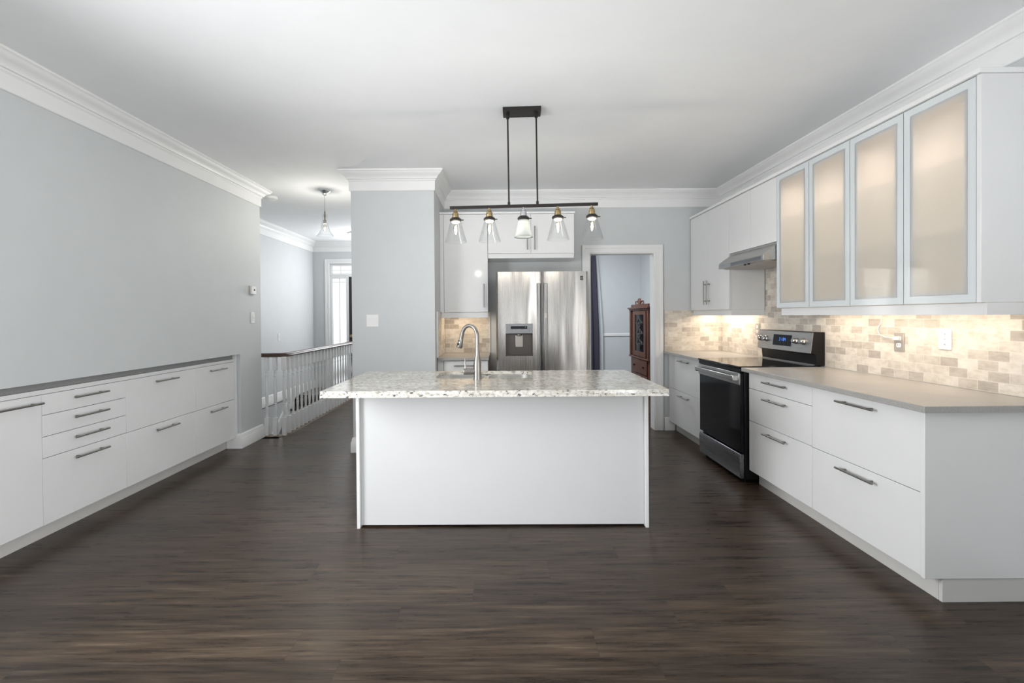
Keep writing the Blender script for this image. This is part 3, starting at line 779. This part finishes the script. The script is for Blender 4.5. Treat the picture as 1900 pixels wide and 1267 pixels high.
# ------------------------------------------------------------------ kitchen island
ISL = (0.0, 2.885, 0.0)
il = thing('kitchen_island', 'white panelled kitchen island base under the granite top', 'island', ISL, None, -0.008)
obj('back_panel', B(-.880, .900, 2.905, 2.923, .012, .868), M['satin'], il, 0.001)
for (a, b) in ((-.901, -.881), (.901, .921)):
    obj('end_panel', B(a, b, 2.880, 3.506, 0.0, .868), M['gloss'], il, 0.0015)
obj('carcass', B(-.879, .899, 2.924, 3.484, .11, .69), M['carcass'], il)
obj('toe_kick', B(-.879, .899, 3.41, 3.428, 0.0, .109), M['plinth'], il)
for (a, b) in ((-.879, -.29), (-.29, .31), (.31, .899)):
    obj('door', B(a + .002, b - .002, 3.4935, 3.506, .112, .865), M['gloss'], il, 0.001)
# granite top with a sink cut-out made of two rounded bowls
ZG0, ZG1 = .886, .909
def rrect(x0, x1, y0, y1, r, n=6):
    out = []
    for (cx, cy, a) in ((x1 - r, y0 + r, -PI / 2), (x1 - r, y1 - r, 0), (x0 + r, y1 - r, PI / 2), (x0 + r, y0 + r, PI)):
        for k in range(n + 1):
            t_ = a + PI / 2 * k / n; out.append((cx + r * math.cos(t_), cy + r * math.sin(t_)))
    return out
BOWLS = [(-.440, -.118, 3.085, 3.472, .075), (-.082, .230, 3.085, 3.472, .075)]
bm = new()
vs = []; es = []
def loop(bm, pts, z):
    v = [bm.verts.new((p[0], p[1], z)) for p in pts]
    e = [bm.edges.new((v[i], v[(i + 1) % len(v)])) for i in range(len(v))]
    return v, e
GX0, GX1, GY0, GY1 = -1.008, .946, 2.580, 3.515
alle = []
outer = rrect(GX0, GX1, GY0, GY1, .012, 3)
alle += loop(bm, outer, ZG1)[1]
hole = rrect(BOWLS[0][0], BOWLS[1][1], 3.085, 3.472, .08, 7)
alle += loop(bm, hole, ZG1)[1]
bmesh.ops.triangle_fill(bm, use_beauty=True, edges=alle)
r_ = bmesh.ops.extrude_face_region(bm, geom=bm.faces[:])
bmesh.ops.translate(bm, verts=[g for g in r_['geom'] if isinstance(g, bmesh.types.BMVert)], vec=(0, 0, ZG0 - ZG1))
for (a_, b_, c_, d_) in ((GX0, GX1, GY0, GY0 + .04), (GX0, GX0 + .04, GY0 + .04, GY1 - .004), (GX1 - .04, GX1, GY0 + .04, GY1 - .004), (GX0 + .04, GX1 - .04, GY1 - .018, GY1)):
    box(bm, a_ + .0004, b_ - .0004, c_ + .0004, d_ - .0004, .871, ZG0 + .001)
gt = obj('island_countertop', bm, M['granite'], None, 0.003)
for v in gt.data.vertices: v.co -= Vector(ISL)
gt.location = ISL; gt.rotation_euler = (0, 0, -0.008)
tag(gt, 'polished speckled granite countertop overhanging the kitchen island', 'countertop')
sk = thing('double_sink', 'undermounted double-bowl stainless sink in the granite island top', 'sink', (ISL[0], ISL[1], .68), None, -0.008)
ORG[sk.name] = Vector((ISL[0], ISL[1], .68))
for (x0, x1, y0, y1, r) in BOWLS:
    bm = new(); rs = []
    for (ins, z) in ((-.018, .8855), (0, .8855), (.003, .80), (.008, .74), (.03, .705), (.07, .700)):
        rs.append([(p[0], p[1], z) for p in rrect(x0 + ins, x1 - ins, y0 + ins, y1 - ins, max(.02, r - ins * .6 if ins > 0 else r + .018), 6)])
    rings(bm, rs, cap=False)
    bm.verts.ensure_lookup_table(); n = len(rs[0]); bm.faces.new(bm.verts[-n:])
    o = obj('bowl', bm, M['steel_sink'], sk)
    sd = o.modifiers.new('solid', 'SOLIDIFY'); sd.thickness = .0015
    bm = new(); lathe(bm, [(.0, .0), (.04, 0), (.042, .003), (0, .004)], ((x0 + x1) / 2, (y0 + y1) / 2, .7005), 20)
    obj('drain', bm, M['chrome'], sk)
# faucet
fc = thing('kitchen_faucet', 'brushed nickel gooseneck pull-down faucet on the granite island', 'faucet', (-.147, 3.045, .909))
fx, fy = -.147, 3.045
bm = new(); lathe(bm, [(.0, 0), (.027, 0), (.027, .004), (.0255, .010), (.0255, .10), (.024, .115), (.0165, .150), (.0135, .165), (.0135, .19)], (fx, fy, .909), 24, True)
obj('body', bm, M['nickel'], fc)
dirv = Vector((-.80, .60, 0)); R_ = .066
pts_ = [(fx, fy, .909 + .18), (fx, fy, 1.13), (fx, fy, 1.188)]
cx, cz = R_, 1.188
for k in range(1, 13):
    a_ = PI - math.radians(14.0 * k)
    h_ = R_ + R_ * math.cos(a_); v_ = cz + R_ * 1.12 * math.sin(a_)
    pts_.append((fx + dirv.x * h_, fy + dirv.y * h_, v_))
last = Vector(pts_[-1]); dl = (Vector(pts_[-1]) - Vector(pts_[-2])).normalized()
pts_.append(tuple(last + dl * .03))
obj('spout', tube(new(), pts_, .0125, 16), M['nickel'], fc)
h0 = last + dl * .028
hd_ = obj('spray_head', tube(new(), [h0, h0 + dl * .006, h0 + dl * .03, h0 + dl * .062, h0 + dl * .068], [.0135, .0150, .0175, .0215, .019], 18), M['nickel'], fc)
side = Vector((-.62, -.78, 0))
bm = new()
for s_, r_ in ((.018, .0055), (.040, .0080)):
    c_ = h0 + dl * s_ + side.normalized() * (.0135 + s_ * .085)
    bmesh.ops.create_icosphere(bm, subdivisions=2, radius=r_, matrix=Matrix.Translation(c_) @ Matrix.Scale(1.3, 4, (0, 0, 1)))
obj('spray_button', bm, M['black'], hd_)
bm = new(); tube(bm, [(fx, fy, .962), (fx - .05, fy - .004, .962), (fx - .086, fy - .007, .962), (fx - .090, fy - .007, .962)], [.0205, .0205, .0205, .018], 18)
hv = obj('handle_hub', bm, M['nickel'], fc)
obj('lever', tube(new(), [(fx - .080, fy - .007, .975), (fx - .080, fy - .007, 1.045), (fx - .080, fy - .007, 1.047)], [.0052, .0042, .003], 10), M['nickel'], hv)

# ------------------------------------------------------------------ island pendant fixture
pf = thing('pendant_light', 'dark bronze linear pendant with five glass shades over the island', 'ceiling light', (.165, 3.2, ZC), None, 0)
PXc, PYc = .165, 3.2
obj('canopy', B(PXc - .130, PXc + .130, PYc - .057, PYc + .057, ZC - .028, ZC - .0005), M['bronze'], pf, 0.002)
BZ = 2.080
def bxy(s): return (PXc + s, PYc)
for s in (-.098, .098):
    bm = new(); tube(bm, [(PXc + s, PYc, ZC - .028), (PXc + s, PYc, BZ)], .0058, 10)
    lathe(bm, [(.011, -.03), (.011, 0)], (PXc + s, PYc, ZC - .028), 12); lathe(bm, [(.009, 0), (.009, .02)], (PXc + s, PYc, BZ + .01), 12)
    obj('rod', bm, M['bronze'], pf)
bm = B(PXc - .508, PXc + .510, PYc - .010, PYc + .010, BZ - .010, BZ + .010)
obj('bar', bm, M['bronze'], pf, 0.002)
for i, s in enumerate((-.470, -.235, 0, .236, .468)):
    x, y = PXc + s, PYc; z = BZ - .010
    bm = new(); lathe(bm, [(.0, 0), (.008, 0), (.008, -.010), (.015, -.015), (.016, -.022), (.012, -.025), (.022, -.029), (.0215, -.038), (.0225, -.040), (.0215, -.050), (.024, -.052), (.024, -.060), (.018, -.062), (.0, -.062)][::-1], (x, y, z), 20)
    sock = obj('socket', bm, M['chrome'] if i == 2 else M['brass'], pf)
    bm = new(); lathe(bm, [(.0, -.060), (.028, -.060), (.040, -.070), (.041, -.080), (.036, -.084), (.0, -.084)][::-1], (x, y, z), 24)
    tube(bm, [(x + .036, y, z - .076), (x + .056, y, z - .076)], .0035, 8)
    obj('collar', bm, M['bronze'], sock)
    bm = new()
    if i == 2: pr = [(.034, -.085), (.037, -.10), (.044, -.13), (.052, -.165), (.060, -.195), (.066, -.204)]
    else: pr = [(.036, -.085), (.039, -.095), (.052, -.140), (.066, -.190), (.076, -.226), (.077, -.229)]
    lathe(bm, pr, (x, y, z), 32, False)
    sh = obj('shade', bm, M['shade_white'] if i == 2 else M['shade_clear'], pf)
    sd = sh.modifiers.new('solid', 'SOLIDIFY'); sd.thickness = .0022
    if i == 2: sh['label'] = 'white frosted shade'
    bm = new(); lathe(bm, [(.014, -.084), (.015, -.098), (.0, -.099)], (x, y, z), 16)
    lathe(bm, [(.027, -.083), (.029, -.088), (.022, -.096), (.0, -.097)], (x, y, z), 20)
    obj('lamp_holder', bm, M['plastic'], sock)
    bm = new(); lathe(bm, [(.010, -.098), (.013, -.108), (.018, -.125), (.0175, -.145), (.010, -.168), (.002, -.176)], (x, y, z), 18)
    bl = obj('bulb', bm, M['bulb'], sock)
    bm = new(); tube(bm, [(x + .006 * math.cos(k * 1.6), y + .006 * math.sin(k * 1.6), z - .112 - .004 * k) for k in range(11)], .0014, 6)
    obj('filament', bm, M['filament'], bl)
    lp = point('pendant_bulb_lamp', (0, 0, 0), (0.8 if i == 2 else 2.8), (1.0, 0.97, 0.93), .010); lp.parent = pf; lp.location = (s, 0, z - ZC - .135)
pf.rotation_euler = (0, math.radians(-.45), math.radians(-2.6))

# ------------------------------------------------------------------ hall ceiling lights, detector
hp_ = thing('pendant_light', 'small clear glass bell pendant hanging from the hall ceiling', 'ceiling light', (-1.935, 5.17, ZC))
hx, hy = -1.935, 5.17
bm = new(); lathe(bm, [(.0, 0), (.062, 0), (.062, -.012), (.040, -.030), (.024, -.040), (.020, -.055), (.0, -.06)][::-1], (hx, hy, ZC - .0005), 24)
obj('canopy', bm, M['chrome'], hp_)
obj('cord', tube(new(), [(hx, hy, ZC - .055), (hx, hy, ZC - .23)], .0022, 8), M['nickel'], hp_)
bm = new(); lathe(bm, [(.002, -.215), (.006, -.24), (.012, -.27), (.012, -.30), (.008, -.30), (.008, -.33), (.016, -.335), (.016, -.375), (0, -.376)][::-1], (hx, hy, ZC), 18)
obj('socket', bm, M['nickel'], hp_)
bm = new(); lathe(bm, [(.012, -.262), (.030, -.275), (.033, -.295), (.026, -.315), (.028, -.33), (.034, -.37), (.044, -.415), (.062, -.46), (.088, -.495), (.096, -.51)], (hx, hy, ZC), 28, False)
o = obj('shade', bm, M['shade_clear'], hp_); sd = o.modifiers.new('solid', 'SOLIDIFY'); sd.thickness = .003
bm = new(); lathe(bm, [(.010, -.376), (.020, -.40), (.024, -.43), (.018, -.455), (0, -.462)][::-1], (hx, hy, ZC), 16)
obj('bulb', bm, M['bulb'], hp_)
dm = thing('flush_ceiling_light', 'round white dome light on the hall ceiling near the entry door', 'ceiling light', (-2.34, 7.85, ZC))
bm = new(); lathe(bm, [(.20, 0), (.205, -.02), (.19, -.03), (0, -.03)][::-1], (-2.34, 7.85, ZC - .0005), 32); obj('base', bm, M['trim'], dm)
bm = new(); lathe(bm, [(.18, -.03), (.165, -.055), (.12, -.078), (.06, -.09), (0, -.093)][::-1], (-2.34, 7.85, ZC), 32); obj('dome', bm, M['dome_lit'], dm)
point('hall_dome_lamp', (-2.34, 7.85, ZC - .22), 8, (0.97, 0.98, 1.0), .12)
point('hall_pendant_lamp', (hx, hy, ZC - .425), 8, (1.0, 0.98, 0.95), .012)
bm = new(); lathe(bm, [(.07, 0), (.078, -.008), (.074, -.03), (.05, -.042), (0, -.044)][::-1], (-2.66, 5.42, ZC - .0005), 28)
tag(obj('smoke_detector', bm, M['plastic']), 'round white smoke detector on the ceiling past the left wall', 'smoke detector')

# ------------------------------------------------------------------ wall plates
th = thing('thermostat', 'small white thermostat on the left wall above a light switch', 'thermostat', (XL, 4.94, 1.615))
obj('back_plate', B(XL + .0005, XL + .009, 4.885, 4.985, 1.572, 1.665), M['plate_grey'], th, 0.002)
obj('housing', B(XL + .009, XL + .032, 4.897, 4.983, 1.577, 1.660), M['plastic'], th, 0.004)
obj('screen', B(XL + .032, XL + .0335, 4.930, 4.952, 1.612, 1.630), M['display'], th)
def plate(name, label, cat, loc, face, w, h, kind, mat=None):
    """face: 'L' (+x), 'R' (-x), 'B' (-y)"""
    fr = Fr(face, {'L': loc[0], 'R': loc[0], 'B': loc[1]}[face]); a = loc[0] if face == 'B' else loc[1]; c = loc[2]
    t = thing(name, label, cat, loc)
    obj('plate', fr.box(new(), a - w / 2, a + w / 2, .0005, .006, c - h / 2, c + h / 2), mat or M['plastic'], t, 0.002)
    if kind == 'rocker':
        obj('rocker', fr.box(new(), a - .016, a + .016, .006, .010, c - .033, c + .033), M['plastic'], t, 0.002)
        obj('slider', fr.box(new(), a + .004, a + .012, .010, .013, c - .006, c + .002), M['plate_grey'], t, 0.001)
    elif kind == 'double':
        for s in (-.0235, .0235):
            for k in (-1, 0, 1):
                obj('button', fr.box(new(), a + s - .014, a + s + .014, .006, .009, c + k * .024 - .009, c + k * .024 + .009), M['plastic'], t, 0.002)
    elif kind == 'outlet':
        for k in (-1, 1):
            bm = new(); rr = rrect(a - .017, a + .017, c + k * .021 - .014, c + k * .021 + .014, .009, 4)
            rings(bm, [[fr.pt(p[0], .006, p[1]) for p in rr], [fr.pt(p[0], .0085, p[1]) for p in rr]])
            rc = obj('receptacle', bm, M['plastic'], t, 0.001)
            bm = new()
            for s in (-.006, .006): fr.box(bm, a + s - .001, a + s + .001, .0085, .0092, c + k * .021 - .003, c + k * .021 + .006)
            obj('slot', bm, M['black'], rc)
    elif kind == 'screws':
        for k in (-1, 0, 1):
            p0, p1 = fr.pt(a, .006, c + k * .030), fr.pt(a, .0085, c + k * .030)
            obj('screw', tube(new(), [p0, p1], .0042 if k else .003, 12), M['plate_grey'], t)
    return t
plate('light_switch', 'white light switch on the left wall below the thermostat', 'switch', (XL, 4.955, 1.326), 'L', .072, .118, 'rocker')
plate('keypad_switch', 'square white double switch plate with six buttons on the grey column', 'switch', (-1.239, 4.53, 1.288), 'B', .118, .118, 'double')
plate('wall_plate', 'narrow white switch plate on the hall wall beyond the railing', 'switch', (XHL, 7.35, 1.02), 'L', .07, .115, 'rocker')
plate('power_outlet', 'nickel-plated outlet with a white cord, on the right backsplash', 'outlet', (2.535, 2.935, 1.140), 'R', .074, .118, 'outlet', M['plate_grey'])
plate('wall_plate', 'blank white wall plate with screws on the right backsplash', 'wall plate', (2.535, 2.632, 1.172), 'R', .074, .118, 'screws')
plate('power_outlet', 'outlet on the tile just left of the range controls', 'outlet', (2.535, 4.545, 1.175), 'R', .074, .118, 'outlet', M['plate_grey'])
cd = thing('power_cable', 'thin white cord hanging from under the wall cabinets into the outlet', 'cord', (2.50, 3.0, 1.31))
import itertools
cpts = [(2.50, 3.04, 1.345), (2.515, 3.045, 1.30), (2.524, 3.065, 1.262), (2.527, 3.09, 1.232), (2.527, 3.095, 1.205), (2.524, 3.075, 1.180), (2.518, 3.03, 1.168), (2.508, 2.975, 1.166), (2.505, 2.935, 1.163)]
obj('wire', tube(new(), cpts, .0028, 8), M['plastic'], cd)
obj('plug', B(2.500, 2.5262, 2.922, 2.948, 1.150, 1.174), M['plastic'], cd, 0.004)

# ------------------------------------------------------------------ dining room seen through the doorway
def cloth(x0, x1a, x1b, y, z0, z1, amp, freq, th):
    """hanging cloth whose right edge moves from x1a (top) to x1b (bottom)"""
    bm = new(); nx, nz = 60, 16; V = []
    for j in range(nz + 1):
        v = j / nz; z = z1 + (z0 - z1) * v
        xe = x1a + (x1b - x1a) * min(1, v * 1.6) ** .8
        V.append([bm.verts.new((x0 + (xe - x0) * i / nx, y + amp * math.sin(freq * i / nx * 2 * PI + .4 * math.sin(3 * v)) * (.6 + .4 * v), z)) for i in range(nx + 1)])
    for j in range(nz):
        for i in range(nx): bm.faces.new((V[j][i], V[j][i + 1], V[j + 1][i + 1], V[j + 1][i]))
    r_ = bmesh.ops.extrude_face_region(bm, geom=bm.faces[:]); bmesh.ops.translate(bm, verts=[g for g in r_['geom'] if isinstance(g, bmesh.types.BMVert)], vec=(0, th, 0))
    return bm
tag(obj('drape', cloth(1.35, 1.83, 1.905, 8.83, .02, 2.60, .035, 5, .004), M['drape']), 'dark purple drape hanging in the room beyond the doorway', 'curtain')
tag(obj('sheer_curtain', cloth(1.45, 1.88, 2.00, 8.93, .02, 2.60, .010, 7, .002), M['sheer']), 'pale sheer curtain beside the dark purple drape', 'curtain')
bm = new(); tube(bm, [(1.0, 8.88, 2.62), (1.98, 8.88, 2.62)], .012, 10); bmesh.ops.create_icosphere(bm, subdivisions=2, radius=.025, matrix=Matrix.Translation((2.0, 8.88, 2.62)))
for x in (1.1, 1.9): box(bm, x - .008, x + .008, 8.88, YD - .0005, 2.612, 2.628)
tag(obj('curtain_rod', bm, M['bronze']), 'dark curtain rod above the purple drape beyond the doorway', 'curtain rod')

cc = thing('china_cabinet', 'antique carved mahogany display cabinet with leaded glass door beyond the doorway', 'cabinet', (2.5, 7.68, 0))
CX, CY0, CY1 = 2.30, 7.17, 8.18
obj('body', B(CX + .02, 2.70, CY0, CY1, .08, 1.40), M['mahogany'], cc, 0.004)
bm = new()
box(bm, CX - .012, 2.70, CY0 - .02, CY1 + .02, 1.40, 1.425); box(bm, CX - .03, 2.70, CY0 - .035, CY1 + .035, 1.425, 1.45)
obj('cornice', bm, M['mahogany'], cc, 0.006)
bm = new(); box(bm, CX, CX + .03, CY0 + .01, CY1 - .08, 1.45, 1.50)
obj('gallery_rail', bm, M['mahogany'], cc, 0.004)
bm = new(); ym = (CY0 + CY1) / 2 - .02
for s in (-1, 1):
    tube(bm, [(CX + .015, ym + s * (.03 + .05 * t_ + .045 * math.sin(t_ * 4.2)), 1.50 + .085 * (1 - t_) * (1 - .3 * math.sin(t_ * 6))) for t_ in [k / 14 for k in range(15)]], [.016 - .008 * k / 14 for k in range(15)], 8)
    tube(bm, [(CX + .015, ym + s * (.17 - .05 * math.cos(a)), 1.525 + .028 * math.sin(a)) for a in [k * .5 for k in range(12)]], .009, 8)
tube(bm, [(CX + .015, ym, 1.49), (CX + .015, ym, 1.56), (CX + .015, ym, 1.60)], [.030, .022, .006], 10)
obj('carved_crest', bm, M['mahogany'], cc)
bm = new(); d0, d1 = 7.30, 7.98
for (a, b, c, d_) in ((d0, d0 + .10, .64, 1.385), (d1 - .10, d1, .64, 1.385), (d0 + .10, d1 - .10, .64, .72), (d0 + .10, d1 - .10, 1.325, 1.385)): box(bm, CX - .004, CX + .019, a, b, c, d_)
cdoor = obj('door', bm, M['mahogany'], cc, 0.005)
obj('glass_pane', B(CX + .010, CX + .015, d0 + .10, d1 - .10, .72, 1.325), M['display'], cdoor)
bm = new(); ymd = (d0 + d1) / 2
tube(bm, [(CX + .005, ymd, .74), (CX + .005, ymd, 1.30)], .006, 8)
for zc_ in (.85, 1.02, 1.19):
    for s in (-1, 1):
        tube(bm, [(CX + .005, ymd + s * .11 * math.sin(k / 8 * PI), zc_ - .08 + .16 * k / 8) for k in range(9)], .005, 6)
    tube(bm, [(CX + .005, ymd - .20, zc_), (CX + .005, ymd + .20, zc_)], .004, 6)
obj('lead_tracery', bm, M['nickel'], cdoor)
cdr = obj('drawer', B(CX - .002, CX + .019, d0 - .04, d1 + .06, .36, .595), M['mahogany'], cc, 0.006)
for y in (d0 + .1, d1 - .08):
    bm = new(); tube(bm, [(CX - .002, y, .48), (CX - .022, y, .48), (CX - .026, y, .48)], [.012, .016, .010], 12); obj('knob', bm, M['bronze'], cdr)
obj('lower_door', B(CX, CX + .019, d0 - .04, d1 + .06, .12, .345), M['mahogany'], cc, 0.006)
bm = new(); box(bm, CX - .015, CX + .02, CY0 - .01, CY1 + .01, .60, .63)
for y in (CY0 + .03, CY1 - .03): box(bm, CX - .006, CX + .02, y - .03, y + .03, .63, 1.40)
obj('moulding', bm, M['mahogany'], cc, 0.006)
for (x, y) in ((CX + .06, CY0 + .05), (CX + .06, CY1 - .05), (2.66, CY0 + .05), (2.66, CY1 - .05)):
    obj('foot', B(x - .03, x + .03, y - .03, y + .03, 0, .08), M['mahogany'], cc, 0.004)
